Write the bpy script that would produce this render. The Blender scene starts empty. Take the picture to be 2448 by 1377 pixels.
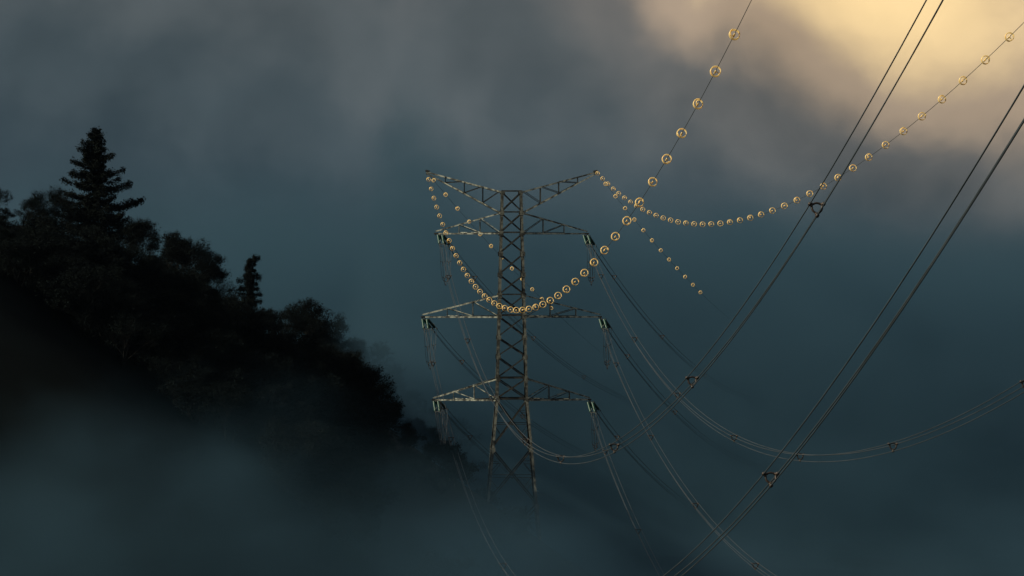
import bpy, bmesh, math, random
from mathutils import Vector, Matrix, noise
random.seed(7)
S = bpy.context.scene
COL = S.collection
R = math.radians
FPX = 8000.0                      # focal length in photo pixels (photo 2448 x 1377)
PITCH = -0.01

# ------------------------------------------------------------------ camera
cd = bpy.data.cameras.new('camera'); cam = bpy.data.objects.new('camera', cd); COL.objects.link(cam)
cd.sensor_width = 36; cd.lens = 36 * FPX / 2448; cd.clip_start = 0.5; cd.clip_end = 20000
cam.location = (0, 0, 0); cam.rotation_euler = (math.pi / 2 + PITCH, 0, 0)
S.camera = cam
S.view_settings.view_transform = 'Standard'; S.view_settings.look = 'None'
S.view_settings.gamma = 1; S.view_settings.exposure = 0.35
S.cycles.volume_bounces = 1
S.cycles.max_bounces = 6
S.cycles.transparent_max_bounces = 8

# ------------------------------------------------------------------ node helper
class NT:
    def __init__(s, nt): s.nt = nt
    def n(s, t, **k):
        x = s.nt.nodes.new(t)
        for a, b in k.items(): setattr(x, a, b)
        return x
    def put(s, sock, v):
        if isinstance(v, bpy.types.NodeSocket): s.nt.links.new(v, sock)
        else: sock.default_value = v
    def m(s, op, a, b=0.0, c=None, clamp=False):
        x = s.n('ShaderNodeMath', operation=op, use_clamp=clamp)
        s.put(x.inputs[0], a); s.put(x.inputs[1], b)
        if c is not None: s.put(x.inputs[2], c)
        return x.outputs[0]
    def ramp(s, v, a, b, lo=0.0, hi=1.0, smooth=True):
        x = s.n('ShaderNodeMapRange'); x.interpolation_type = 'SMOOTHSTEP' if smooth else 'LINEAR'; x.clamp = True
        s.put(x.inputs['Value'], v); s.put(x.inputs['From Min'], a); s.put(x.inputs['From Max'], b)
        s.put(x.inputs['To Min'], lo); s.put(x.inputs['To Max'], hi)
        return x.outputs[0]
    def noise(s, vec, scale, detail=4, rough=.5, dist=0):
        x = s.n('ShaderNodeTexNoise'); s.put(x.inputs['Vector'], vec)
        x.inputs['Scale'].default_value = scale; x.inputs['Detail'].default_value = detail
        x.inputs['Roughness'].default_value = rough; x.inputs['Distortion'].default_value = dist
        return x.outputs['Fac']
    def mix(s, f, a, b, mode='MIX'):
        x = s.n('ShaderNodeMix', data_type='RGBA', blend_type=mode)
        s.put(x.inputs[0], f)
        for i, v in ((6, a), (7, b)):
            if isinstance(v, (tuple, list)): v = (*v, 1) if len(v) == 3 else v
            s.put(x.inputs[i], v)
        return x.outputs[2]
    def vmap(s, vec, scale=(1, 1, 1), loc=(0, 0, 0)):
        x = s.n('ShaderNodeMapping'); s.put(x.inputs['Vector'], vec)
        x.inputs['Scale'].default_value = scale; x.inputs['Location'].default_value = loc
        return x.outputs[0]
    def crv(s, v, stops):
        x = s.n('ShaderNodeValToRGB'); cr = x.color_ramp; cr.interpolation = 'EASE'
        while len(cr.elements) < len(stops): cr.elements.new(.5)
        for e, (p, c) in zip(cr.elements, stops): e.position = p; e.color = (*c, 1)
        s.put(x.inputs[0], v); return x.outputs[0]

# ------------------------------------------------------------------ light
SUN_AZ = R(-103)                   # measured from +Y (view direction) towards +X
SUN_EL = R(30)
to_sun = Vector((math.sin(SUN_AZ) * math.cos(SUN_EL), math.cos(SUN_AZ) * math.cos(SUN_EL), math.sin(SUN_EL)))
sl = bpy.data.lights.new('sun', 'SUN'); sl.energy = 5.0; sl.angle = R(0.5); sl.color = (1.0, .88, .66)
sun = bpy.data.objects.new('sun', sl); COL.objects.link(sun)
sun.rotation_euler = to_sun.to_track_quat('Z', 'Y').to_euler(); sun.location = (0, 0, 60)

world = bpy.data.worlds.new('World'); S.world = world; world.use_nodes = True
w = NT(world.node_tree); w.nt.nodes.clear()
tc = w.n('ShaderNodeTexCoord').outputs['Generated']
sep = w.n('ShaderNodeSeparateXYZ'); w.put(sep.inputs[0], tc)
sx, sy, sz = sep.outputs
# cloud layers: large soft masses, drawn out along a slant, with finer billows over them
warp = w.noise(w.vmap(tc, (1, 1, 1), (3.1, 0, 1.7)), 9, 3, .5)
n1 = w.noise(w.vmap(tc, (1.15, 1, .85), (.77, .0, .13)), 15, 4, .48, .35)
n2 = w.noise(w.vmap(tc, (1, 1, 1.3), (.0, .2, .9)), 46, 5, .52, .2)
nn = w.m('ADD', w.m('MULTIPLY', n1, .8), w.m('MULTIPLY', n2, .2))         # ~.5
bil = w.m('SUBTRACT', nn, .5)
v0 = w.m('ADD', sz, w.m('MULTIPLY', sx, .20))
v = w.m('ADD', v0, w.m('MULTIPLY', bil, .11))
base = w.crv(w.ramp(v, -.10, .30, 0, 1, False), [
    (.00, (.010, .020, .029)), (.15, (.0260, .0500, .0650)), (.25, (.0440, .0720, .0910)),
    (.31, (.066, .094, .111)), (.39, (.096, .117, .128)), (.49, (.128, .134, .136)), (.58, (.18, .165, .158)), (1.0, (.19, .18, .18))])
# the glow where the sun lights the clouds
gx = w.m('SUBTRACT', sx, .106); gz = w.m('SUBTRACT', sz, .092)
gd = w.m('ADD', w.m('MULTIPLY', gx, .89), w.m('MULTIPLY', gz, -.45))        # distance across the glow's long axis
ge = w.m('ADD', w.m('MULTIPLY', gx, .45), w.m('MULTIPLY', gz, .89))
rr = w.m('SQRT', w.m('ADD', w.m('MULTIPLY', w.m('MULTIPLY', gd, gd), .55), w.m('MULTIPLY', w.m('MULTIPLY', ge, ge), 1.3)))
rr = w.m('SUBTRACT', rr, w.m('MULTIPLY', bil, .075))
front = w.ramp(sy, 0, .5)
glow = w.m('MULTIPLY', w.ramp(rr, .116, .002), front)
glowc = w.crv(glow, [(0, (0, 0, 0)), (.30, (.05, .034, .022)), (.62, (.34, .22, .115)), (1, (1.05, .72, .29))])
dim = w.ramp(w.m('ADD', sx, w.m('MULTIPLY', bil, .1)), -.17, .0, .90, 1.0)
billow = w.ramp(nn, .34, .68, .80, 1.24, False)
cl = w.n('ShaderNodeVectorMath', operation='SCALE'); w.put(cl.inputs[0], base); w.put(cl.inputs['Scale'], w.m('MULTIPLY', dim, billow))
addc = w.n('ShaderNodeVectorMath', operation='ADD'); w.put(addc.inputs[0], cl.outputs[0]); w.put(addc.inputs[1], glowc)
sky = w.n('ShaderNodeTexSky', sky_type='NISHITA'); sky.sun_disc = False
sky.sun_elevation = SUN_EL; sky.sun_rotation = SUN_AZ; sky.air_density = 2; sky.dust_density = 3
bgs = w.n('ShaderNodeBackground'); w.put(bgs.inputs[0], sky.outputs[0]); bgs.inputs[1].default_value = .05
bgc = w.n('ShaderNodeBackground'); w.put(bgc.inputs[0], addc.outputs[0]); bgc.inputs[1].default_value = .79
mx = w.n('ShaderNodeMixShader'); mx.inputs[0].default_value = .985                # thick cloud cover over the sky
w.put(mx.inputs[1], bgs.outputs[0]); w.put(mx.inputs[2], bgc.outputs[0])
wo = w.n('ShaderNodeOutputWorld'); w.put(wo.inputs[0], mx.outputs[0])

# ------------------------------------------------------------------ materials
def material(name, col, rough=.6, metal=0.0, spec=.5):
    mt = bpy.data.materials.new(name); mt.use_nodes = True
    t = NT(mt.node_tree); b = t.nt.nodes['Principled BSDF']
    b.inputs['Roughness'].default_value = rough; b.inputs['Metallic'].default_value = metal
    b.inputs['Specular IOR Level'].default_value = spec
    if isinstance(col, tuple): b.inputs['Base Color'].default_value = (*col, 1)
    return mt, t, b
def noisy(name, c1, c2, scale, lo=.4, hi=.6, rough=.6, metal=0.0, spec=.5, stretch=(1, 1, 1), bump=0):
    mt, t, b = material(name, c1, rough, metal, spec)
    g = t.n('ShaderNodeTexCoord').outputs['Object']
    nz = t.noise(t.vmap(g, stretch), scale, 5, .6)
    t.put(b.inputs['Base Color'], t.mix(t.ramp(nz, lo, hi), c1, c2))
    if bump:
        bp = t.n('ShaderNodeBump'); bp.inputs['Strength'].default_value = bump; t.put(bp.inputs['Height'], nz)
        t.put(b.inputs['Normal'], bp.outputs[0])
    return mt
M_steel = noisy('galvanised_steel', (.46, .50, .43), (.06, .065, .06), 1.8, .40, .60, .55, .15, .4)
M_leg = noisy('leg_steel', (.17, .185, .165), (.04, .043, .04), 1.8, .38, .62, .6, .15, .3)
M_dark = noisy('shaded_weathered_steel', (.050, .053, .050), (.016, .017, .016), 1.6, .45, .6, .6, .15, .3)  # weathered steel again, base darkened so unlit members carry their shade in the colour
M_cond = noisy('aluminium_strand', (.036, .050, .062), (.022, .032, .039), .4, .4, .6, .5, .2)
M_earth = noisy('steel_strand', (.04, .045, .05), (.025, .03, .032), .4, .4, .6, .55, .2)
M_spacer = noisy('spacer_casting', (.018, .016, .015), (.045, .024, .015), 5, .45, .7, .5, .2)
M_fit = noisy('galvanised_fitting', (.09, .105, .105), (.04, .045, .045), 6, .4, .7, .4, .5)
M_glass, t, b = material('green_glass', (.005, .045, .034), .38, 0, .3)
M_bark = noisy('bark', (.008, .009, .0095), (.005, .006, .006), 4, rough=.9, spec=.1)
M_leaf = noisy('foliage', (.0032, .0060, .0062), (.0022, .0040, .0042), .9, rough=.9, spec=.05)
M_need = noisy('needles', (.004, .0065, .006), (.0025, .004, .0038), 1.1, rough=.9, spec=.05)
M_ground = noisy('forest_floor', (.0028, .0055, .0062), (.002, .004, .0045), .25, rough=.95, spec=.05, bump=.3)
M_conc = noisy('concrete', (.30, .29, .27), (.20, .19, .18), 2, rough=.85)
# amber plastic that lets light through
M_ring = bpy.data.materials.new('amber_plastic'); M_ring.use_nodes = True
t = NT(M_ring.node_tree); b = t.nt.nodes['Principled BSDF']; out = t.nt.nodes['Material Output']
g = t.n('ShaderNodeTexCoord').outputs['Object']
cc = t.mix(t.ramp(t.noise(g, 9, 3), .4, .65), (1.0, .87, .47), (1.0, .74, .30))
t.put(b.inputs['Base Color'], cc); b.inputs['Roughness'].default_value = .3; b.inputs['Specular IOR Level'].default_value = .6
tr = t.n('ShaderNodeBsdfTranslucent'); t.put(tr.inputs[0], cc)
ms = t.n('ShaderNodeMixShader'); ms.inputs[0].default_value = .45
t.put(ms.inputs[1], b.outputs[0]); t.put(ms.inputs[2], tr.outputs[0]); t.put(out.inputs[0], ms.outputs[0])

# ------------------------------------------------------------------ mesh helpers
class MB:
    def __init__(s): s.v = []; s.f = []
    def add(s, vs, fs):
        o = len(s.v); s.v += [tuple(p) for p in vs]; s.f += [tuple(o + i for i in f) for f in fs]
    def prism(s, pts0, pts1):
        n = len(pts0)
        s.add(list(pts0) + list(pts1), [tuple(range(n))[::-1], tuple(range(n, 2 * n))] +
              [(i, (i + 1) % n, n + (i + 1) % n, n + i) for i in range(n)])
    def frame(s, a, hint):
        a = a.normalized(); d1 = (hint - a * hint.dot(a))
        if d1.length < 1e-5: d1 = a.orthogonal()
        d1.normalize(); return d1, a.cross(d1)
    def angle(s, p, q, wd, hint, flip=1, th=None):
        """steel angle section from p to q, one flange along hint"""
        p = Vector(p); q = Vector(q); d1, d2 = s.frame(q - p, Vector(hint)); d2 = d2 * flip; th = th or wd * .13
        L = [(0, 0), (wd, 0), (wd, th), (th, th), (th, wd), (0, wd)]
        s.prism([p + d1 * x + d2 * y for x, y in L], [q + d1 * x + d2 * y for x, y in L])
    def bar(s, p, q, a, b=None, hint=(0, 0, 1)):
        b = b or a; p = Vector(p); q = Vector(q); d1, d2 = s.frame(q - p, Vector(hint))
        c = [(-a / 2, -b / 2), (a / 2, -b / 2), (a / 2, b / 2), (-a / 2, b / 2)]
        s.prism([p + d1 * x + d2 * y for x, y in c], [q + d1 * x + d2 * y for x, y in c])
    def tube(s, pts, r, n=6, closed=False, caps=True):
        pts = [Vector(p) for p in pts]; m = len(pts); rr = r if isinstance(r, (list, tuple)) else [r] * m
        vs = []; prev = None
        for i, p in enumerate(pts):
            a = pts[(i + 1) % m] - pts[i - 1] if closed else pts[min(i + 1, m - 1)] - pts[max(i - 1, 0)]
            h = prev if prev is not None else Vector((.13, .21, .97))
            d1, d2 = s.frame(a, h); prev = d1
            for j in range(n):
                an = 2 * math.pi * j / n
                vs.append(p + (d1 * math.cos(an) + d2 * math.sin(an)) * rr[i])
        fs = []
        for i in range(m if closed else m - 1):
            for j in range(n):
                a0 = i * n + j; b0 = i * n + (j + 1) % n; i2 = (i + 1) % m
                fs.append((a0, b0, i2 * n + (j + 1) % n, i2 * n + j))
        if caps and not closed:
            fs.append(tuple(range(n))[::-1]); fs.append(tuple((m - 1) * n + j for j in range(n)))
        s.add(vs, fs)
    def build(s, name, mt, parent=None, smooth=False):
        me = bpy.data.meshes.new(name); me.from_pydata(s.v, [], s.f); me.update()
        bm = bmesh.new(); bm.from_mesh(me); bmesh.ops.recalc_face_normals(bm, faces=bm.faces) if len(s.f) < 30000 else None
        bm.to_mesh(me); bm.free()
        me.materials.append(mt)
        if smooth: me.polygons.foreach_set('use_smooth', [True] * len(me.polygons))
        o = bpy.data.objects.new(name, me); COL.objects.link(o)
        if parent: o.parent = parent
        return o
def tag(o, label=None, cat=None, group=None, kind=None):
    if label: o['label'] = label
    if cat: o['category'] = cat
    if group: o['group'] = group
    if kind: o['kind'] = kind
    return o
def empty(name, loc=(0, 0, 0), rot=(0, 0, 0)):
    o = bpy.data.objects.new(name, None); COL.objects.link(o); o.location = loc; o.rotation_euler = rot
    o.empty_display_size = .2; return o
KIDS = {}
def kids(o):
    return [c for c in o.children]
def copy_tree(o, parent=None):
    c = o.copy(); COL.objects.link(c); c.parent = parent
    for k in kids(o): copy_tree(k, c)
    return c
ORD = ['first', 'second', 'third', 'fourth', 'fifth', 'sixth', 'seventh', 'eighth', 'ninth', 'tenth', 'eleventh', 'twelfth',
       'thirteenth', 'fourteenth', 'fifteenth', 'sixteenth', 'seventeenth', 'eighteenth', 'nineteenth', 'twentieth']
def ordn(i):
    if i < 20: return ORD[i]
    tens = {2: 'twenty', 3: 'thirty', 4: 'forty'}; n = i + 1
    if n % 10 == 0: return {30: 'thirtieth', 40: 'fortieth'}[n]
    return tens[n // 10] + '-' + ORD[n % 10 - 1]

# ------------------------------------------------------------------ terrain
SP = [(-2600, 250, 300), (-1200, 255, 380), (-200, 270, 520), (60, 287, 545), (200, 300, 570), (330, 318, 620), (450, 335, 670), (540, 352, 745), (640, 375, 815),
      (730, 392, 830), (810, 405, 865), (880, 420, 940), (960, 435, 1010), (1050, 452, 1080), (1140, 470, 1160), (1250, 495, 1260)]
def pix(px, py, d):                      # point at depth d that the photo shows at px, py
    return Vector(((px - 1224) / FPX * d, d, (608.5 - py) / FPX * d))
spine = [pix(*[s_[0], s_[2], s_[1]]) for s_ in SP]
FLOOR = -38.0
def hillz(x, y):
    best = None
    for a, b_ in zip(spine[:-1], spine[1:]):
        dx, dy = b_.x - a.x, b_.y - a.y; L2 = dx * dx + dy * dy
        t_ = max(0, min(1, ((x - a.x) * dx + (y - a.y) * dy) / L2))
        qx, qy = a.x + dx * t_, a.y + dy * t_; d = math.hypot(x - qx, y - qy)
        if best is None or d < best[0]:
            side = dx * (y - qy) - dy * (x - qx)
            best = (d, side, a.z + (b_.z - a.z) * t_, qx)
    d, side, z, qxb = best
    return z - d * (.72 + .55 * max(0, min(1, (qxb + 27) / 12)) if side < 0 else .22)
def smax(a, b_, k=6.0):
    h = max(k - abs(a - b_), 0) / k; return max(a, b_) + h * h * k / 4
def ground(x, y):
    z = smax(FLOOR, hillz(x, y))
    near = -2.2 - max(0, y + 4) * .42 if y > -4 else -2.2 + (-y - 4) * .3
    z = smax(z, near, 4)
    far = math.hypot(x, y - 362)
    z += (noise.noise(Vector((x * .05, y * .05, 0))) * 1.6 + noise.noise(Vector((x * .17, y * .17, 3))) * .5) * min(1, max(0, (far - 9) / 15)) * min(1, max(0, (math.hypot(x, y) - 4) / 20))
    return z
def axis(lo, hi, fine0, fine1, step):
    a = []; x = fine0
    while x <= fine1: a.append(x); x += step
    g_ = step; x = fine0; left = []
    while x > lo: g_ *= 1.35; x -= g_; left.append(max(x, lo))
    g_ = step; x = a[-1]; right = []
    while x < hi: g_ *= 1.35; x += g_; right.append(min(x, hi))
    return left[::-1] + a + right
xs = axis(-2400, 2400, -130, 70, 4.0); ys = axis(-800, 3200, -40, 540, 4.0)
mb = MB()
mb.v = [(x, y, ground(x, y)) for y in ys for x in xs]
nx = len(xs)
mb.f = [(j * nx + i, j * nx + i + 1, (j + 1) * nx + i + 1, (j + 1) * nx + i) for j in range(len(ys) - 1) for i in range(nx - 1)]
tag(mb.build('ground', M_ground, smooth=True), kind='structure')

# ------------------------------------------------------------------ tower
PSI = 0.04; TD = 362.1; TX = -0.05
AX = Vector((math.cos(PSI), math.sin(PSI), 0)); AY = Vector((-math.sin(PSI), math.cos(PSI), 0))
PPM = 22.09
def tz(py): return (608.5 - py) / PPM
tower = empty('lattice_tower', (TX, TD, FLOOR), (0, 0, PSI))
tag(tower, 'tall lattice steel pylon with three crossarm levels, its foot lost in fog', 'pylon')
def T(x, y, py_or_z, z=False):        # tower local coords
    return Vector((x, y, (py_or_z if z else tz(py_or_z)) - FLOOR))
HW = [(458, 1.13), (508, 1.21), (557, 1.29), (606, 1.34), (656, 1.39), (705, 1.44), (755, 1.49), (806, 1.55), (852, 1.60), (904, 1.66), (954, 1.72),
      (1072, 2.2), (1206, 2.78), (1360, 3.38), (1448, 3.75)]
def hw(py):
    for (a, ha), (b_, hb) in zip(HW[:-1], HW[1:]):
        if a <= py <= b_: return ha + (hb - ha) * (py - a) / (b_ - a)
    return HW[0][1] if py < HW[0][0] else HW[-1][1]
for sxn in (-1, 1):
    for syn in (-1, 1):
        m_ = MB()
        for (a, ha), (b_, hb) in ((HW[0], HW[10]), (HW[10], HW[14])):
            p0 = T(sxn * ha, syn * ha, a); p1 = T(sxn * hb, syn * hb, b_)
            d1, _ = m_.frame(p1 - p0, Vector((-sxn, 0, 0)))
            d2 = (p1 - p0).normalized().cross(d1); fl = 1 if d2.y * syn < 0 else -1
            m_.angle(p0, p1, .25, (-sxn, 0, 0), fl, .035)
        for k in range(len(HW) - 1):     # gusset plates at the nodes, step bolts on one leg
            p = T(sxn * hw(HW[k][0]), syn * hw(HW[k][0]), HW[k][0])
            m_.bar(p + Vector((-sxn * .15, syn * .012, -.28)), p + Vector((-sxn * .15, syn * .012, .2 if k else 0)), .46, .02, (1, 0, 0))
        if (sxn, syn) == (1, -1):
            py = 470
            while py < 1400:
                p = T(sxn * hw(py), syn * hw(py), py); m_.bar(p, p + Vector((.17, 0, 0)), .03); py += 9
        m_.build('leg', M_leg, tower)
# footings
for sxn in (-1, 1):
    for syn in (-1, 1):
        m_ = MB(); p = T(sxn * 3.75, syn * 3.75, FLOOR, True); m_.tube([p + Vector((0, 0, -1.2)), p + Vector((0, 0, .45)), p + Vector((0, 0, .5))], [.6, .5, .42], 12)
        m_.build('footing', M_conc, tower)
# face bracing: one part per face
panels = [(458, 508), (508, 557), (557, 606), (606, 656), (656, 705), (705, 755), (755, 806), (806, 852), (852, 904), (904, 954), (954, 1072), (1072, 1206), (1206, 1360)]
rings = [458, 508, 557, 705, 755, 904, 954]
for fc in range(4):
    m_ = MB(); rot = Matrix.Rotation(fc * math.pi / 2, 3, 'Z')
    def F(u, py, off=0): h = hw(py); return rot @ Vector((u * h, -h + .03 + off, tz(py) - FLOOR))
    nrm = rot @ Vector((0, 1, 0))
    for k, (a, b_) in enumerate(panels):
        wd = .135 if a < 950 else .15
        m_.angle(F(-1, b_), F(1, a), wd, nrm, 1)
        m_.angle(F(-1, a, .13), F(1, b_, .13), wd * .85, nrm, -1)
        if a >= 950:
            mid = (a + b_) / 2; q = (a + mid) / 2; q2 = (b_ + mid) / 2
            m_.angle(F(-1, mid, .06), F(1, mid, .06), .06, nrm)
            tt = .5
            for sg in (-1, 1):
                m_.angle(F(sg, q, .06), F(sg * .55, q, .06), .05, nrm)
                m_.angle(F(sg, mid, .08), F(sg * .52, q, .08), .05, nrm)
                m_.angle(F(sg, mid, .08), F(sg * .52, q2, .08), .05, nrm)
    for py in rings:
        wd = .15 if py in (557, 755, 954) else .12
        m_.angle(F(-1, py), F(1, py), wd, nrm, 1)
    # bolted plates where the diagonals cross
    for a, b_ in panels:
        p = F(0, (a + b_) / 2); m_.bar(p + Vector((0, 0, -.09)), p + Vector((0, 0, .09)), .16, .012, rot @ Vector((1, 0, 0)))
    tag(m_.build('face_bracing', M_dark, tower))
# crossarms
def arm(sgn, pyb, pyt, tipx, nodes, tip_py, name='crossarm'):
    """pyb: level of the lower chord, pyt: top chord at the body; nodes: x distance of the uprights"""
    root = MB()
    hb, ht = hw(pyb), hw(pyt)
    tipb = T(sgn * tipx, 0, pyb); tipt = T(sgn * tipx, 0, tip_py)
    par = empty(name); par.parent = tower
    for syn in (-1, 1):
        m_ = MB()
        pb = T(sgn * hb, syn * hb, pyb); e = tipb + Vector((0, syn * .16, 0))
        m_.angle(pb, e, .15, (0, -syn, 0), sgn * syn)
        m_.build('lower_chord', M_steel, par)
        m_ = MB()
        pt = T(sgn * ht, syn * ht, pyt); e2 = tipt + Vector((0, syn * .13, .05))
        m_.angle(pt, e2, .135, (0, -syn, 0), sgn * syn)
        m_.build('upper_chord', M_steel, par)
    m_ = MB()
    def B(x, syn): f = (x - hb) / (tipx - hb); return T(sgn * x, syn * (hb * (1 - f) + .16 * f - .02), pyb) + Vector((0, 0, .03))
    def U(x, syn): f = (x - ht) / (tipx - ht); return T(sgn * x, syn * (ht * (1 - f) + .13 * f - .02), pyt + (tip_py - pyt) * f) + Vector((0, 0, .02))
    for syn in (-1, 1):
        prev = hb
        for k, x in enumerate(nodes):
            m_.angle(B(x, syn), U(x, syn), .075, (-sgn, 0, 0), syn)
            if pyt > pyb - 0 or True:
                m_.angle(U(x, syn), B(prev, syn), .075, (0, -syn, 0), 1)
            prev = x
    xs_ = [hb] + list(nodes)
    for k, x in enumerate(xs_):
        m_.angle(B(x, -1), B(x, 1), .07, (0, 0, 1)) if k else None
        m_.angle(U(x, -1), U(x, 1), .07, (0, 0, -1)) if k else None
        nxt = xs_[k + 1] if k + 1 < len(xs_) else tipx - .2
        if k + 1 < len(xs_):
            m_.angle(B(x, -1 if k % 2 else 1), B(nxt, 1 if k % 2 else -1), .065, (0, 0, 1))
    m_.build('web_bracing', M_steel if sgn < 0 else M_dark, par)  # sunlit left and shaded right arm webs, told apart by steel colour
    m_ = MB()                                        # tip plate
    c = tipb
    m_.bar(c + Vector((-sgn * .5, 0, -.06)), c + Vector((sgn * .15, 0, -.06)), .16, .42, (0, 0, 1))
    m_.bar(c + Vector((0, -.2, -.14)), c + Vector((0, .2, -.14)), .22, .1)
    m_.build('tip_plate', M_dark, par)
    return par
ARMS = {}
ATT = {('left', 'top'): (-7.78, 361.79, 2.37), ('right', 'top'): (7.97, 362.42, 2.33), ('left', 'middle'): (-9.45, 361.72, -6.72),
       ('right', 'middle'): (9.7, 362.49, -6.73), ('left', 'bottom'): (-8.23, 361.77, -15.58), ('right', 'bottom'): (8.43, 362.44, -15.7)}
def px2x(dx): return dx / PPM
for sgn, side in ((-1, 'left'), (1, 'right')):
    for lvl, (pyb, pyt, tipx, nodes, tp) in dict(
            top=(557, 508, 8.24, (3.45, 5.72), 553), middle=(756, 705, 9.65, (4.22, 7.0), 752), bottom=(954, 904, 8.5, (4.08, 6.3), 951)).items():
        a_ = arm(sgn, pyb, pyt, tipx, nodes, tp)
        ARMS[(side, lvl)] = ATT[(side, lvl)]
# earthwire horns
for sgn in (-1, 1):
    par = empty('earthwire_horn'); par.parent = tower
    tip = T(sgn * 9.2, 0, 410)
    def UC(x, syn): f = (x - 1.13) / (9.2 - 1.13); return T(sgn * x, syn * (1.13 * (1 - f) + .08 * f), 458 + (410 - 458) * f)
    def LC(x, syn): f = (x - 1.21) / (9.2 - 1.21); return T(sgn * x, syn * (1.21 * (1 - f) + .08 * f), 508 + (413 - 508) * f)
    for syn in (-1, 1):
        m_ = MB(); m_.angle(UC(1.13, syn), UC(9.2, syn), .15, (0, -syn, 0), sgn * syn); m_.build('upper_chord', M_steel, par)
        m_ = MB(); m_.angle(LC(1.21, syn), LC(9.2, syn), .13, (0, -syn, 0), sgn * syn); m_.build('lower_chord', M_steel, par)
    m_ = MB()
    nd = (1.21, 3.15, 5.15, 7.2)
    for syn in (-1, 1):
        for k, x in enumerate(nd[1:]):
            m_.angle(LC(x, syn * .97), UC(x, syn * .97), .08, (-sgn, 0, 0), syn)
            m_.angle(UC(nd[k] + (0 if k else .05), syn * .94), LC(x, syn * .94), .07, (0, -syn, 0))
    for x in nd[1:]:
        m_.angle(LC(x, -1), LC(x, 1), .06, (0, 0, 1)); m_.angle(UC(x, -1), UC(x, 1), .06, (0, 0, -1))
    m_.angle(LC(3.15, -1), LC(1.5, 1), .06, (0, 0, 1)); m_.angle(LC(3.15, 1), LC(5.15, -1), .06, (0, 0, 1)); m_.angle(LC(7.2, 1), LC(5.15, -1), .06, (0, 0, 1))
    m_.build('web_bracing', M_dark, par)
    m_ = MB(); m_.bar(tip + Vector((-sgn * .35, 0, 0)), tip + Vector((sgn * .12, 0, .08)), .2, .26); m_.bar(tip + Vector((0, 0, -.35)), tip + Vector((0, 0, .1)), .08, .16, (1, 0, 0))
    m_.build('tip_plate', M_dark, par)

def tw(x, y, z):                       # tower-local x,y at height z -> world
    return Vector((TX, TD, z)) + AX * x + AY * y

# ------------------------------------------------------------------ lines
PF, PB = -1.495, 1.3357               # azimuths of the span toward the camera and of the span beyond
def dirv(a): return Vector((math.cos(a), math.sin(a), 0))
INS = 4.0                              # length of an insulator set
def blend(c, m, k, z4):
    f4 = c + m * INS + k * INS * INS
    return lambda t_: c + m * t_ + k * t_ * t_ + (z4 - f4) * math.exp(-(t_ - INS) / 5.0)
OFFS = [(-.245, .14), (.245, .14), (0, -.285)]
NAMEW = ['upper left', 'upper right', 'lower']
def bundle_pts(P, az, fz, t0, t1, off, step):
    d = dirv(az); n = Vector((-d.y, d.x, 0))
    if n.x < 0: n = -n
    out_ = []; t_ = t0
    while True:
        out_.append(P + d * t_ + n * off[0] + Vector((0, 0, fz(t_) + off[1])))
        if t_ >= t1: break
        t_ = min(t1, t_ + step)
    return out_
# spacer prototype: three arms of a rounded triangle, a clamp at each wire; local Y along the wire
def make_spacer():
    r_ = empty('bundle_spacer')
    m_ = MB(); pts = []
    cs = [Vector((x, 0, z)) for x, z in OFFS]
    cen = sum(cs, Vector()) / 3
    inn = [c + (cen - c) * .27 for c in cs]
    for i in range(3):
        a, b_ = inn[i], inn[(i + 1) % 3]; mid = (a + b_) / 2; bow = (mid - cen).normalized() * .075
        for j in range(8):
            f = j / 8; pts.append(a.lerp(b_, f) + bow * math.sin(math.pi * f))
    m_.tube(pts, .040, 6, closed=True); m_.build('frame', M_spacer, r_, True)
    for c, i_ in zip(cs, inn):
        m_ = MB(); m_.tube([i_ + (i_ - c) * .25, i_, c.lerp(i_, .4)], [.07, .10, .06], 8)
        m_.tube([c.lerp(i_, .45), c], .04, 6)
        m_.tube([c + Vector((0, -.09, 0)), c + Vector((0, -.06, 0)), c + Vector((0, .06, 0)), c + Vector((0, .09, 0))], [.04, .07, .07, .04], 8)
        m_.build('clamp', M_spacer, r_, True)
    return r_
spacer0 = make_spacer(); spacer_used = [False]
def place_spacer(loc, az, slope, label, group):
    o = spacer0 if not spacer_used[0] else copy_tree(spacer0)
    spacer_used[0] = True
    d = dirv(az); d.z = slope; d.normalize()
    x = Vector((0, 0, 1)).cross(d).normalized() * -1
    if x.x < 0: x = -x; d = -d if False else d
    yv = d; zv = x.cross(yv)
    if zv.z < 0: yv = -yv; zv = x.cross(yv)
    o.matrix_world = Matrix(((x.x, yv.x, zv.x, loc.x), (x.y, yv.y, zv.y, loc.y), (x.z, yv.z, zv.z, loc.z), (0, 0, 0, 1)))
    tag(o, label, 'spacer', group)
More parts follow.
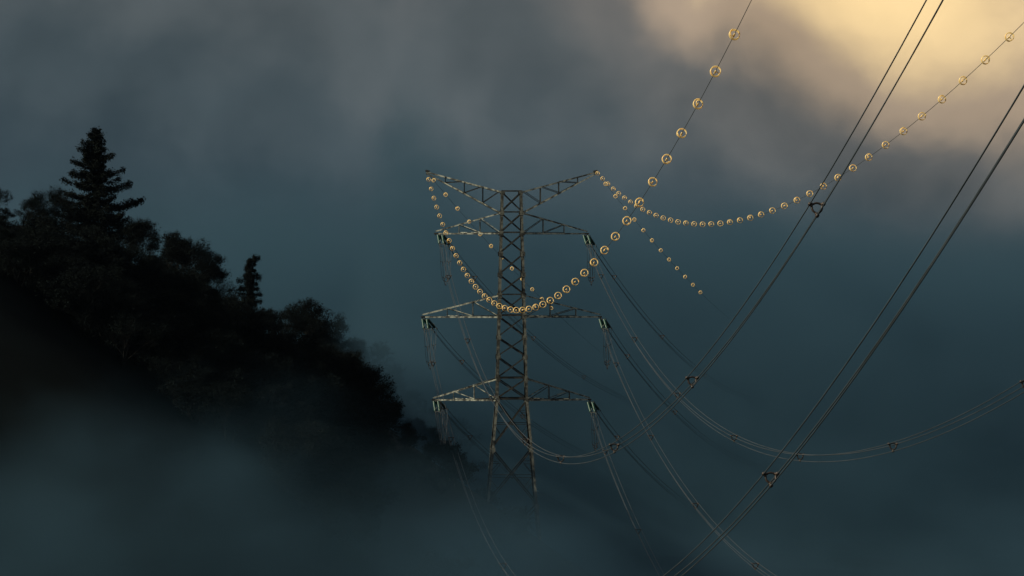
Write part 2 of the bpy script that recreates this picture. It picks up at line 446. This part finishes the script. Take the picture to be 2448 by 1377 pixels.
# insulator set prototype, local +X away from the tower
def make_insulators():
    r_ = empty('insulator_set')
    for sy_ in (-1, 1):
        m_ = MB(); pts = []; rad = []; y = sy_ * .24
        x0, x1, n = .42, 3.30, 19; st = (x1 - x0) / n
        for k in range(n):
            x = x0 + k * st
            for dx, r0 in ((0, .035), (.25, .05), (.42, .14), (.55, .145), (.75, .05), (.95, .035)):
                pts.append((x + dx * st, y, 0)); rad.append(r0)
        m_.tube(pts, rad, 12); m_.build('insulator_string', M_glass, r_, True)
    m_ = MB(); m_.bar((0, 0, .02), (.30, 0, 0), .10, .05); m_.bar((.28, -.32, 0), (.28, .32, 0), .16, .03, (1, 0, 0))
    for sy_ in (-1, 1): m_.bar((.3, sy_ * .24, 0), (.43, sy_ * .24, 0), .05)
    m_.build('tower_yoke', M_fit, r_)
    m_ = MB()
    m_.prism([(3.38, -.34, -.016), (3.38, .34, -.016), (3.68, .12, -.016), (3.68, -.12, -.016)], [(3.38, -.34, .016), (3.38, .34, .016), (3.68, .12, .016), (3.68, -.12, .016)])
    for sy_ in (-1, 1): m_.bar((3.27, sy_ * .24, 0), (3.42, sy_ * .24, 0), .05)
    for x_, z_ in OFFS: m_.bar((3.62, x_ * .3, z_ * .1), (4.05, x_, z_), .035)
    m_.build('line_yoke', M_fit, r_)
    for x_, z_ in OFFS:
        m_ = MB(); m_.tube([(3.95, x_, z_), (4.0, x_, z_), (4.55, x_, z_), (4.6, x_, z_)], [.02, .04, .04, .022], 8)
        m_.bar((4.05, x_, z_), (4.0, x_, z_ - .22), .04); m_.build('dead_end_clamp', M_fit, r_, True)
    m_ = MB()                                          # racetrack shaped arcing ring standing across the strings
    pts = [(3.3, .30 * math.cos(a) * (1.0 - .22 * math.sin(a)), .02 + .40 * math.sin(a)) for a in [2 * math.pi * i / 24 for i in range(24)]]
    m_.tube(pts, .022, 6, closed=True); m_.bar((3.3, 0, -.38), (3.45, 0, 0), .03); m_.build('arcing_ring', M_fit, r_, True)
    for sy_ in (-1, 1):
        m_ = MB(); m_.tube([(.3, sy_ * .26, 0), (.5, sy_ * .30, .18), (.9, sy_ * .30, .24), (1.1, sy_ * .3, .2)], .015, 6)
        m_.build('arcing_horn', M_fit, r_, True)
    return r_
ins0 = make_insulators(); ins_used = [False]

LV = {'top': 'top', 'middle': 'middle', 'bottom': 'bottom'}
FRONT = {('left', 'top'): (-.789, -.25168, .00103), ('right', 'top'): (-.732, -.25121, .00103), ('left', 'middle'): (-.418, -.25511, .00103),
         ('right', 'middle'): (-1.29, -.2492, .00101), ('left', 'bottom'): (-.75, -.2490, .00086), ('right', 'bottom'): (-.95, -.2510, .00100)}
BACK = {('left', 'top'): (-.344, -.31772, .00101), ('right', 'top'): (-.20, -.3240, .0011), ('left', 'middle'): (-.5, -.318, .00105),
        ('right', 'middle'): (-.35, -.326, .0011), ('left', 'bottom'): (-.45, -.318, .00105), ('right', 'bottom'): (-.45, -.322, .00105)}
SPF = {('left', 'top'): [16.7, 47.7, 81, 115.7, 144.7, 177.5, 210.7, 244.6], ('right', 'top'): [16.4, 47.3, 79.7, 113.4, 143.9, 176.0, 208.5],
       ('left', 'middle'): [17.3, 49.5, 81.8, 116.3, 244.9], ('right', 'middle'): [14.9, 45.7, 78.2, 112.6],
       ('left', 'bottom'): [15.5, 46.5], ('right', 'bottom'): [16.2, 46.4]}
SPB = {('left', 'top'): [15.4, 44.5, 73.4], ('right', 'top'): [15.2, 43.8, 73], ('left', 'middle'): [16.3, 46], ('right', 'middle'): [14.1, 43],
       ('left', 'bottom'): [15], ('right', 'bottom'): [14.6]}
GS = 'spacers clamping the triple conductors'
GI = 'green glass tension insulator sets at the crossarm tips'
for (side, lvl), att in ARMS.items():
    P = Vector(att)
    ends = {}
    for fb, az, pr, z4, tmax in (('f', PF, FRONT[(side, lvl)], -1.45, 430), ('b', PB, BACK[(side, lvl)], -1.45, 170)):
        fz = blend(*pr, z4); d = dirv(az); n = Vector((-d.y, d.x, 0)); n = n if n.x > 0 else -n
        where = 'running toward the camera' if fb == 'f' else 'running away behind the tower into the fog'
        root = empty('conductor_bundle', P + d * INS + Vector((0, 0, fz(INS))))
        for off in OFFS:
            m_ = MB(); pts = bundle_pts(P, az, fz, INS, tmax, off, 2.5); pts = [p - root.location for p in pts]
            m_.tube(pts, .024, 5); m_.build('conductor', M_cond, root, True)
        tag(root, f'three {"grey wires running forward" if fb == "f" else "dark wires receding into fog"} from {side} tip of the {lvl} crossarm', 'power line',
            'triple conductor bundles of the power line')
        for i, t_ in enumerate((SPF if fb == 'f' else SPB)[(side, lvl)]):
            wh = 'on the bundle coming forward from' if fb == 'f' else 'on the bundle going back from'
            place_spacer(P + d * t_ + Vector((0, 0, fz(t_))), az, pr[1] + 2 * pr[2] * t_,
                         f'{ordn(i)} triangular spacer from the tower on {"front" if fb == "f" else "back"} wires of {side} {lvl} crossarm', GS)
        # insulators
        o = ins0 if not ins_used[0] else copy_tree(ins0)
        ins_used[0] = True
        ins_p = P + Vector((0, 0, -.2)) + d * .12
        o.location = ins_p; sl_ = (P.z + fz(INS) - ins_p.z) / (INS)
        o.rotation_euler = (0, -math.atan(sl_), az)
        tag(o, f'green twin insulator strings sloping {"forward" if fb == "f" else "back"} from {side} tip of {lvl} crossarm', 'insulator', GI)
        ends[fb] = [P + d * 4.05 + n * x_ + Vector((0, 0, fz(INS) + z_ - .2)) for x_, z_ in OFFS]
    # jumper loop
    jr = empty('jumper_loop', P + Vector((0, 0, -1.4)))
    mid_ = []
    for i in range(3):
        a, b_ = ends['f'][i], ends['b'][i]; pts = []
        dp = 3.75 - (.1 if i < 2 else 0) * 1
        for k in range(33):
            u = k / 32; s_ = abs(2 * u - 1)
            p = a.lerp(b_, u) + Vector((0, 0, -dp * (1 - s_ ** 2.7))); pts.append(p - jr.location)
        m_ = MB(); m_.tube(pts, .019, 5); m_.build('jumper_wire', M_cond, jr, True); mid_.append(pts)
    for k in (3, 9, 16, 23, 29):
        m_ = MB(); q = [mid_[i][k] for i in range(3)]; c = sum(q, Vector()) / 3
        for i in range(3):
            m_.tube([q[i], c.lerp(q[i], .5), c], [.045, .025, .03], 6)
            m_.tube([q[i] + Vector((0, -.07, 0)), q[i] + Vector((0, .07, 0))], .042, 6)
        m_.build('spacer', M_spacer, jr, True)
    tag(jr, f'slack triple jumper wires hanging in a loop below the {side} tip of the {lvl} crossarm', 'jumper cable', 'jumper loops hanging under the crossarm tips')

# earth wires and their bird diverters
def make_diverter():
    """local Y along the wire: a helix that grips the wire and opens into one and a half wide coils"""
    r_ = empty('bird_diverter')
    m_ = MB(); pts = []
    N = 56
    for i in range(N + 1):
        u = i / N; a = 2 * math.pi * 2.35 * u + .6
        s_ = min(1, max(0, (u - .03) / .11)); s_ = s_ * s_ * (3 - 2 * s_)
        rad = .042 + (.162 - .006 * u) * s_
        pts.append((rad * math.cos(a), -.16 + .30 * u, rad * math.sin(a)))
    m_.tube(pts, .020, 7); m_.build('coil', M_ring, r_, True)
    m_ = MB(); pts = []
    for i in range(49):
        u = i / 48; a = 2 * math.pi * 5 * u
        pts.append((.026 * math.cos(a), -.34 + .42 * u, .026 * math.sin(a)))
    m_.tube(pts, .013, 6)
    m_.tube([(0, -.30, 0), (0, -.26, 0), (0, .12, 0), (0, .16, 0)], [.02, .030, .030, .02], 8)
    m_.build('grip', M_ring, r_, True)
    return r_
div0 = make_diverter(); dused = [False]
def place_div(p, d, label, spin):
    o = div0 if not dused[0] else copy_tree(div0)
    dused[0] = True
    q = d.to_track_quat('Y', 'Z'); o.rotation_mode = 'QUATERNION'
    from mathutils import Quaternion
    o.rotation_quaternion = q @ Quaternion((0, 1, 0), spin); o.location = p
    tag(o, label, 'bird diverter', 'amber ring bird diverters strung along the earth wires')
PKL = tw(-9.2, 0, 8.95); PKR = tw(9.2, 0, 8.95)
EW = [('left', PKL, -1.49327, -.22242, .95395e-3, 5.45492, 4.34613, 43, 430, 'front', 'the near earth wire sagging across the tower from its left horn'),
      ('right', PKR, -1.4963, -.13708, .72201e-3, 5.40916, 1.35371 , 40, 430, 'front', 'the near earth wire swinging right from the right horn'),
      ('left', PKL, 1.3357, -.2867, .4811e-3, 5.4262, 3.1547, 12, 200, 'back', 'the far earth wire falling behind the tower from its left horn'),
      ('right', PKR, 1.3357, -.2476, .4811e-3, 5.4262, 5.0621, 12, 200, 'back', 'the far earth wire falling away from the right horn')]
for side, P, az, m, k, s, s0, cnt, tmax, fb, desc in EW:
    d = dirv(az); f = lambda t_: P + d * t_ + Vector((0, 0, m * t_ + k * t_ * t_))
    m_ = MB(); t_ = 0; pts = []
    while t_ <= tmax: pts.append(f(t_) - P); t_ += 2.5
    m_.tube(pts, .015, 5); o = m_.build('earth_wire', M_earth, None, True); o.location = P
    tag(o, ('thin wire with amber rings sagging from left horn, rising to the top edge', 'thin earth wire with amber rings curving from the right horn to the right edge',
            'thin earth wire receding from the left horn behind the tower', 'thin earth wire receding from the right horn into the fog')[EW.index((side, P, az, m, k, s, s0, cnt, tmax, fb, desc))],
        'earth wire', 'earth wires from the horns of the tower')
    # arc-length positions
    t_ = 0; arc = 0; i = 0; dt = .02
    while i < cnt:
        target = s0 + s * i
        while arc < target:
            arc += dt * math.sqrt(1 + (m + 2 * k * t_) ** 2); t_ += dt
        tan = (d + Vector((0, 0, m + 2 * k * t_))).normalized()
        pos = f(t_ + random.uniform(-.06, .06))
        sz_ = 'tiny' if fb == 'back' else ('small' if t_ < 120 else ('larger' if t_ < 185 else 'large'))
        wire = {('left', 'front'): 'wire sagging across the tower', ('right', 'front'): 'wire curving to right edge',
                ('left', 'back'): 'wire dropping behind the tower', ('right', 'back'): 'wire receding into fog'}[(side, fb)]
        place_div(pos, tan, f'{sz_} amber ring, {ordn(i)} from {side} horn on {wire}', random.uniform(0, 6.28))
        i += 1

# ------------------------------------------------------------------ trees
def leafquad(m_, c, s, up=.3):
    n = Vector((random.gauss(0, 1), random.gauss(0, 1), random.gauss(0, 1))).normalized(); a = n.orthogonal().normalized(); b_ = n.cross(a)
    l = s * random.uniform(.7, 1.4); w_ = l * random.uniform(.35, .6)
    m_.add([c - a * l, c - b_ * w_, c + a * l, c + b_ * w_], [(0, 1, 2, 3)])
def deciduous(h, spread, leafy, seed, twig=1.0, lean=0):
    random.seed(seed); r_ = empty('deciduous_tree'); tr_ = MB(); cr = MB(); tips = []
    def grow(p, d, L, rad, lv):
        pts = [p]; rads = [rad]; q = p.copy(); dd = d.copy(); n = 4
        for i in range(n):
            dd = (dd + Vector((random.gauss(0, .13), random.gauss(0, .13), random.gauss(0, .06) + .05))).normalized()
            q = q + dd * L / n; pts.append(q.copy()); rads.append(rad * (1 - .45 * (i + 1) / n))
            if lv > 0 and (i >= 1 or lv == 4) and random.random() < .95: side(q, dd, L, rads[-1], lv)
        tr_.tube(pts, rads, 5 if lv > 2 else 3, caps=False)
        if lv == 0: tips.append((q, dd)); return
        for _ in range(2): side(q, dd, L, rads[-1], lv, .5)
    def side(q, dd, L, rad, lv, ang=.85):
        ax_ = Vector((random.gauss(0, 1), random.gauss(0, 1), random.gauss(0, .4))).normalized()
        nd_ = (dd + ax_ * ang * random.uniform(.6, 1.2) * spread).normalized()
        if nd_.z < -.1: nd_.z = .1
        grow(q, nd_, L * random.uniform(.55, .75), rad * .6, lv - 1)
    random.seed(seed)
    grow(Vector((0, 0, -1.6)), Vector((lean, 0, 1)).normalized(), h * .46, h * .022, 4)
    for q, dd in tips:
        for _ in range(int(leafy * random.uniform(.3, 1.7))):
            c = q + Vector((random.gauss(0, .26), random.gauss(0, .26), random.gauss(0, .22)))
            leafquad(cr, c, .10)
        for _ in range(int(3 * twig)):              # fine twigs
            e = q + (dd + Vector((random.gauss(0, .5), random.gauss(0, .5), random.gauss(0, .4)))).normalized() * random.uniform(.3, .7)
            cr.tube([q, e], [.012, .006], 3, caps=False)
    tr_.build('trunk', M_bark, r_, True); cr.build('crown', M_leaf, r_)
    return r_
def pad(m_, a, b_, wid, thick, n, s=.07):           # a flat bough of needles from a to b
    for _ in range(n):
        u = random.random() ** .8; c = a.lerp(b_, u); ww = wid * (.45 + .55 * math.sin(math.pi * min(1, u * .8 + .2)))
        c = c + Vector((random.uniform(-ww, ww), random.uniform(-ww, ww), random.gauss(thick * .05, thick * .42)))
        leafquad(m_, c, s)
def spruce(h, rbase, seed, dens=1.0):
    random.seed(seed); r_ = empty('spruce_tree'); tr_ = MB(); cr = MB()
    tr_.tube([(0, 0, -1), (0, 0, h * .5), (0, 0, h * .99)], [h * .02, h * .012, .02], 7)
    z = h * .98
    for _ in range(70): leafquad(cr, Vector((random.gauss(0, .12), random.gauss(0, .12), h - random.uniform(-.1, .7))), .09)
    while z > h * .08:
        f = (h - z) / h; L0 = rbase * (f ** .86) + .15
        nb = random.randint(5, 7); a0 = random.uniform(0, 6.28)
        for k in range(nb):
            a = a0 + k * 6.283 / nb + random.uniform(-.3, .3); L = L0 * random.choice((.4, .65, .85, 1.05, 1.3, 1.45)); dr_ = random.uniform(-.22, .04)
            base_ = Vector((0, 0, z)); droop = dr_ * L
            mid = Vector((math.cos(a) * L * .6, math.sin(a) * L * .6, z + droop)); tip = Vector((math.cos(a) * L, math.sin(a) * L, z + droop + .16 * L))
            tr_.tube([base_, mid, tip], [.035 + .01 * L, .02, .008], 3, caps=False)
            n = int((60 + 130 * L) * dens)
            pad(cr, base_, mid, .22 + .10 * L, .3, n // 2, .095); pad(cr, mid, tip, .18 + .08 * L, .3, n // 2, .095)
            for _ in range(int(26 * dens)): leafquad(cr, tip + Vector((random.gauss(0, .15), random.gauss(0, .15), random.gauss(.12, .14))), .09)
        z -= random.uniform(.30, .46) * (1 + .3 * f)
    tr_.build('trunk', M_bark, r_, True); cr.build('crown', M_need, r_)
    return r_
def clump_pine(seed):
    """slender conifer with separate cushion-like boughs and a top that leans right; heights below the top in photo pixels"""
    random.seed(seed); r_ = empty('pine_tree'); tr_ = MB(); cr = MB(); u = 370 / FPX
    tiers = [(618, 604, 621, 7), (625, 590, 613, 6), (634, 589, 611, 5), (643, 584, 606, 7), (649, 590, 612, 4), (658, 582, 617, 7), (665, 584, 623, 9), (672, 568, 606, 9),
             (680, 586, 615, 6), (688, 573, 606, 8), (693, 572, 618, 5), (704, 570, 625, 6), (712, 578, 611, 6), (722, 570, 625, 6), (731, 577, 613, 8), (742, 582, 608, 8), (752, 576, 612, 6), (766, 580, 616, 6)]
    base_py = 850; cx_ = 597
    tiers = [(a, 597 + (b_ - 597) * 1.1 - 1, 597 + (c - 597) * 1.1 + 1, d) for a, b_, c, d in tiers]
    def zz(py): return (base_py - py) * u
    tr_.tube([((0, 0, -1)), (.02, 0, zz(760)), (0, 0, zz(680)), (.05, 0, zz(645)), (.4, 0, zz(616))], [.16, .11, .07, .05, .02], 7)
    for py, xl, xr, th in tiers:
        z = zz(py); t_ = th * u
        c0 = Vector(((min(max(cx_, xl + 3), xr - 3) - cx_) * u, 0, z))
        ends_ = [Vector(((xl + 4 - cx_) * u, random.uniform(-.3, .3), z + random.uniform(-.08, .04))), Vector(((xr - 4 - cx_) * u, random.uniform(-.3, .3), z + random.uniform(-.04, .08)))]
        wmean = (xr - xl) * .5 * u
        for _ in range(2 + (py > 650) * 2):
            a = random.choice((1, -1)) * random.uniform(.9, 2.2); ends_.append(c0 + Vector((math.cos(a) * wmean * .6, math.sin(a) * wmean, 0)))
        for _ in range(90): leafquad(cr, c0 + Vector((random.gauss(0, wmean * .42), random.gauss(0, wmean * .5), random.gauss(0, t_ * .7))), .06)
        for e in ends_:
            L = (e - c0).length
            tr_.tube([c0, e], [.04, .015], 3, caps=False)
            pad(cr, c0, e, .13, t_ * 1.15, int(120 + 420 * L), .06)
            for _ in range(110): leafquad(cr, e + Vector((random.gauss(0, .09), random.gauss(0, .09), random.gauss(0, t_ * .42))), .055)
    tr_.build('trunk', M_bark, r_, True); cr.build('crown', M_need, r_)
    return r_
protoD = [deciduous(6.5, 1.0, 6, 11, 1.7), deciduous(6.0, 1.15, 4, 23, 1.7), deciduous(7.0, .9, 3, 35, 1.7), deciduous(5.2, 1.1, 8, 47, 1.4), deciduous(6.4, 1.0, 0, 59, 2.0)]
protoS = [spruce(11.5, 4.6, 5, 1.0)]
used = set()
def plant(proto, x, y, sc, label, cat, group=None, rot=None, dz=0, wz=None):
    o = proto if id(proto) not in used else copy_tree(proto)
    used.add(id(proto))
    o.location = (x, y, ground(x, y) + dz); o.scale = (sc, sc, sc * (wz or 1)); o.rotation_euler = (0, 0, random.uniform(0, 6.28) if rot is None else rot)
    tag(o, label, cat, group); return o
def plant_px(proto, px, top_py, d, hgt, label, cat, group=None, rot=None):
    """stand the tree on the ground at depth d so that its top reaches top_py"""
    x = (px - 1224) / FPX * d; ztop = (608.5 - top_py) / FPX * d; zg = ground(x, d)
    return plant(proto, x, d, max(.3, (ztop - zg) / hgt), label, cat, group, rot)
H_D = []
for p in protoD:
    H_D.append(max(v_.co.z for c in p.children for v_ in c.data.vertices))
H_S = [11.5, 9.0]
random.seed(101)
plant_px(protoS[0], 227, 306, 300, 11.6, 'large black spruce with ragged layered boughs at the left end of the ridge', 'conifer')
pine = clump_pine(3); pz = pix(597, 850, 370)
pine.location = (pz.x, 370, pz.z); tag(pine, 'lone slender conifer with cushion-like boughs and crooked top above the ridge', 'conifer')
GR = 'trees along the skyline of the dark ridge'
ridge = [ # proto, px, top py, depth, label
    (2, -14, 442, 282, 'dark tree cut by the very left edge of the picture'),
    (2, 62, 470, 290, 'dark tree midway between the left edge and the large spruce'),
    (0, 95, 492, 293, 'low dark tree left of the taller open tree near the large spruce'),
    (2, 158, 468, 297, 'dark open tree filling the gap left of the large ragged spruce'),
    (3, 190, 500, 298, 'bushy tree at the left foot of the large ragged spruce'),
    (0, 262, 508, 304, 'bushy tree at the right foot of the large ragged spruce'),
    (3, 8, 498, 286, 'low dark bushy tree at the left edge of the picture'),
    (1, 240, 545, 299, 'low dark tree in front of the trunk of the large ragged spruce'),
    (0, 130, 440, 294, 'taller dark open tree near the left side of the large spruce'),
    (1, 300, 515, 311, 'low tree under the lowest right bough of the large ragged spruce'),
    (0, 345, 525, 321, 'low dark bushy tree on the ridge right below the large spruce'),
    (3, 385, 548, 327, 'low dark tree on the ridge between the large spruce and the round fuzzy tree'),
    (1, 412, 560, 331, 'small dark tree on the ridge left of the narrow fuzzy tree'),
    (2, 437, 570, 335, 'narrow fuzzy tree rising left of the round fuzzy tree'),
    (0, 474, 566, 340, 'round fuzzy dark tree at the shoulder of the ridge'),
    (3, 490, 598, 345, 'dark tree close on the right of the round fuzzy tree'),
    (2, 508, 634, 350, 'wispy dark tree where the ridge drops steeply'),
    (1, 508, 676, 354, 'broad dark tree on the steep drop below the wispy tree'),
    (0, 542, 716, 360, 'dark tree left of the lone crooked conifer'),
    (1, 568, 742, 366, 'short dark tree touching the left side of the lone crooked conifer'),
    (3, 640, 732, 378, 'low bushy tree close on the right of the lone crooked conifer'),
    (1, 668, 738, 382, 'low dark tree midway between the lone conifer and the twin topped tree'),
    (0, 692, 730, 385, 'dark round tree just left of the twin topped tree'),
    (2, 722, 706, 390, 'tall open crowned tree, left half of the twin topped pair'),
    (3, 752, 720, 394, 'dense tree, right half of the twin topped pair'),
    (0, 796, 742, 402, 'broad dark tree on the ridge right of the twin topped pair'),
    (1, 822, 800, 407, 'drooping dark tree at the right foot of the broad tree'),
    (4, 866, 806, 420, 'bare tree with fine branches fading into the fog'),
    (4, 905, 862, 426, 'second bare tree, lower and fainter, right of the first bare tree'),
    (1, 935, 892, 432, 'pale fog veiled tree on the falling end of the ridge'),
    (2, 968, 925, 437, 'faint tree in fog left of the lowest crossarm'),
    (0, 1000, 960, 444, 'faint fog covered tree near the bottom left insulators'),
    (1, 1050, 985, 452, 'very faint tree top below the left tip of the bottom crossarm'),
    (2, 1100, 990, 462, 'barely visible tree left of the tower body in thick fog')]
for k, px, tp, d, lab in ridge: plant_px(protoD[k], px, tp, d, H_D[k], lab, 'tree', GR)
# forest covering the slope below the skyline
random.seed(77)
SLAB = 'one of the dark trees massed together on the slope below the ridge'
cnt = 0; tries = 0
while cnt < 285 and tries < 6000:
    tries += 1
    p_ = random.uniform(-120, 1180); i = max(j for j in range(len(SP) - 1) if SP[j][0] <= p_)
    a, b_ = spine[i], spine[i + 1]; f_ = (p_ - SP[i][0]) / (SP[i + 1][0] - SP[i][0])
    q = a.lerp(b_, f_); d = (b_ - a); n = Vector((d.y, -d.x, 0)).normalized(); off = random.choice((random.uniform(-3, 4), random.uniform(0, 34), random.uniform(20, 62))) * (.35 if p_ > 740 else .5 if p_ > 650 else .8 if p_ > 560 else 1)
    x, y = q.x + n.x * off, q.y + n.y * off
    if math.hypot(x, y - 362) < 13 or y < 185: continue
    px = 1224 + x / y * FPX
    k = random.choice((0, 0, 1, 1, 2, 3, 3)); sc = random.uniform(.6, .95)
    if px > 880 and random.random() < .9: continue
    zt = ground(x, y) + H_D[k] * sc; py = 608.5 - zt / y * FPX
    # keep tops under the skyline
    sky_py = None
    for (p0, _, y0), (p1, _, y1) in zip([(s_[0], 0, s_[2]) for s_ in SP][:-1], [(s_[0], 0, s_[2]) for s_ in SP][1:]):
        if p0 <= px <= p1: sky_py = y0 + (y1 - y0) * (px - p0) / (p1 - p0)
    if sky_py is None or py < sky_py - 42: continue
    plant(protoD[k], x, y, sc, SLAB, 'tree', 'dark trees massed on the slope')
    cnt += 1

# ------------------------------------------------------------------ air: even haze, and the fog bank lying in the valley
def box(name, lo, hi):
    m_ = MB(); x0, y0, z0 = lo; x1, y1, z1 = hi
    m_.add([(x0, y0, z0), (x1, y0, z0), (x1, y1, z0), (x0, y1, z0), (x0, y0, z1), (x1, y0, z1), (x1, y1, z1), (x0, y1, z1)],
           [(0, 3, 2, 1), (4, 5, 6, 7), (0, 1, 5, 4), (1, 2, 6, 5), (2, 3, 7, 6), (3, 0, 4, 7)])
    return m_
def volmat(name):
    mt = bpy.data.materials.new(name); mt.use_nodes = True; t = NT(mt.node_tree); t.nt.nodes.clear()
    pv = t.n('ShaderNodeVolumePrincipled'); o = t.n('ShaderNodeOutputMaterial'); t.put(o.inputs['Volume'], pv.outputs[0]); return mt, t, pv
mt, t, pv = volmat('haze_air')
pv.inputs['Color'].default_value = (.10, .16, .23, 1); pv.inputs['Anisotropy'].default_value = .5; pv.inputs['Density'].default_value = .00006
hz = box('haze', (-2500, -900, -60), (2500, 3300, 180)).build('haze', mt); tag(hz, kind='stuff')
mt, t, pv = volmat('fog')
pv.inputs['Color'].default_value = (.112, .232, .335, 1); pv.inputs['Anisotropy'].default_value = .5
P_ = t.n('ShaderNodeNewGeometry').outputs['Position']
sp = t.n('ShaderNodeSeparateXYZ'); t.put(sp.inputs[0], P_); X, Y, Z = sp.outputs
nA = t.noise(t.vmap(P_, (1, .6, 1.5)), .022, 3, .5)
nB = t.noise(t.vmap(P_, (1, .8, 1.2), (9, 4, 2)), .075, 4, .55)
w_ = t.m('ADD', t.m('MULTIPLY', t.m('SUBTRACT', nA, .5), 34), t.m('MULTIPLY', t.m('SUBTRACT', nB, .5), 24))
topn = t.ramp(Y, 235, 310, -50, -25)                     # valley fog in front of and under the tower
lft = t.ramp(X, -8, -24, 0, 12)                          # thicker against the foot of the hill
topf = t.ramp(Y, 375, 450, 0, 36)                        # rises behind the tower
top = t.m('ADD', t.m('ADD', topn, w_), t.m('ADD', topf, t.m('MULTIPLY', lft, t.ramp(Y, 380, 440, 1, 0))))
topl = t.m('ADD', t.m('ADD', t.ramp(Y, 165, 215, -60, -9), t.ramp(Y, 255, 310, 0, -16)), t.m('ADD', w_, t.ramp(X, 24, -22, -13, 0)))
top = t.m('MAXIMUM', top, topl)
top = t.m('ADD', top, t.m('MULTIPLY', t.m('MULTIPLY', t.ramp(X, -1, -13, 0, 20), t.ramp(X, -23, -14)), t.m('MULTIPLY', t.ramp(Y, 300, 350), t.ramp(Y, 480, 430))))
dep = t.m('SUBTRACT', top, Z)
soft = t.ramp(Y, 400, 850, 16, 44, False)
den = t.m('MULTIPLY', t.ramp(dep, 0, soft), t.m('MULTIPLY', t.ramp(Y, 200, 330, .024, .035), t.ramp(Y, 380, 700, 1, .35)))
edge = t.m('MULTIPLY', t.ramp(Y, 165, 190), t.ramp(Y, 980, 900))
den = t.m('MULTIPLY', t.m('MULTIPLY', den, edge), t.ramp(t.noise(t.vmap(P_, (1, .5, 1.6), (3, 8, 5)), .05, 5, .6), .36, .62, .45, 1.35))
t.put(pv.inputs['Density'], den)
fb = box('fog_bank', (-320, 160, -60), (420, 990, 40)).build('fog_bank', mt); tag(fb, kind='stuff')
S.cycles.volume_step_rate = .5
S.cycles.volume_max_steps = 256
print('objects', len(bpy.data.objects))
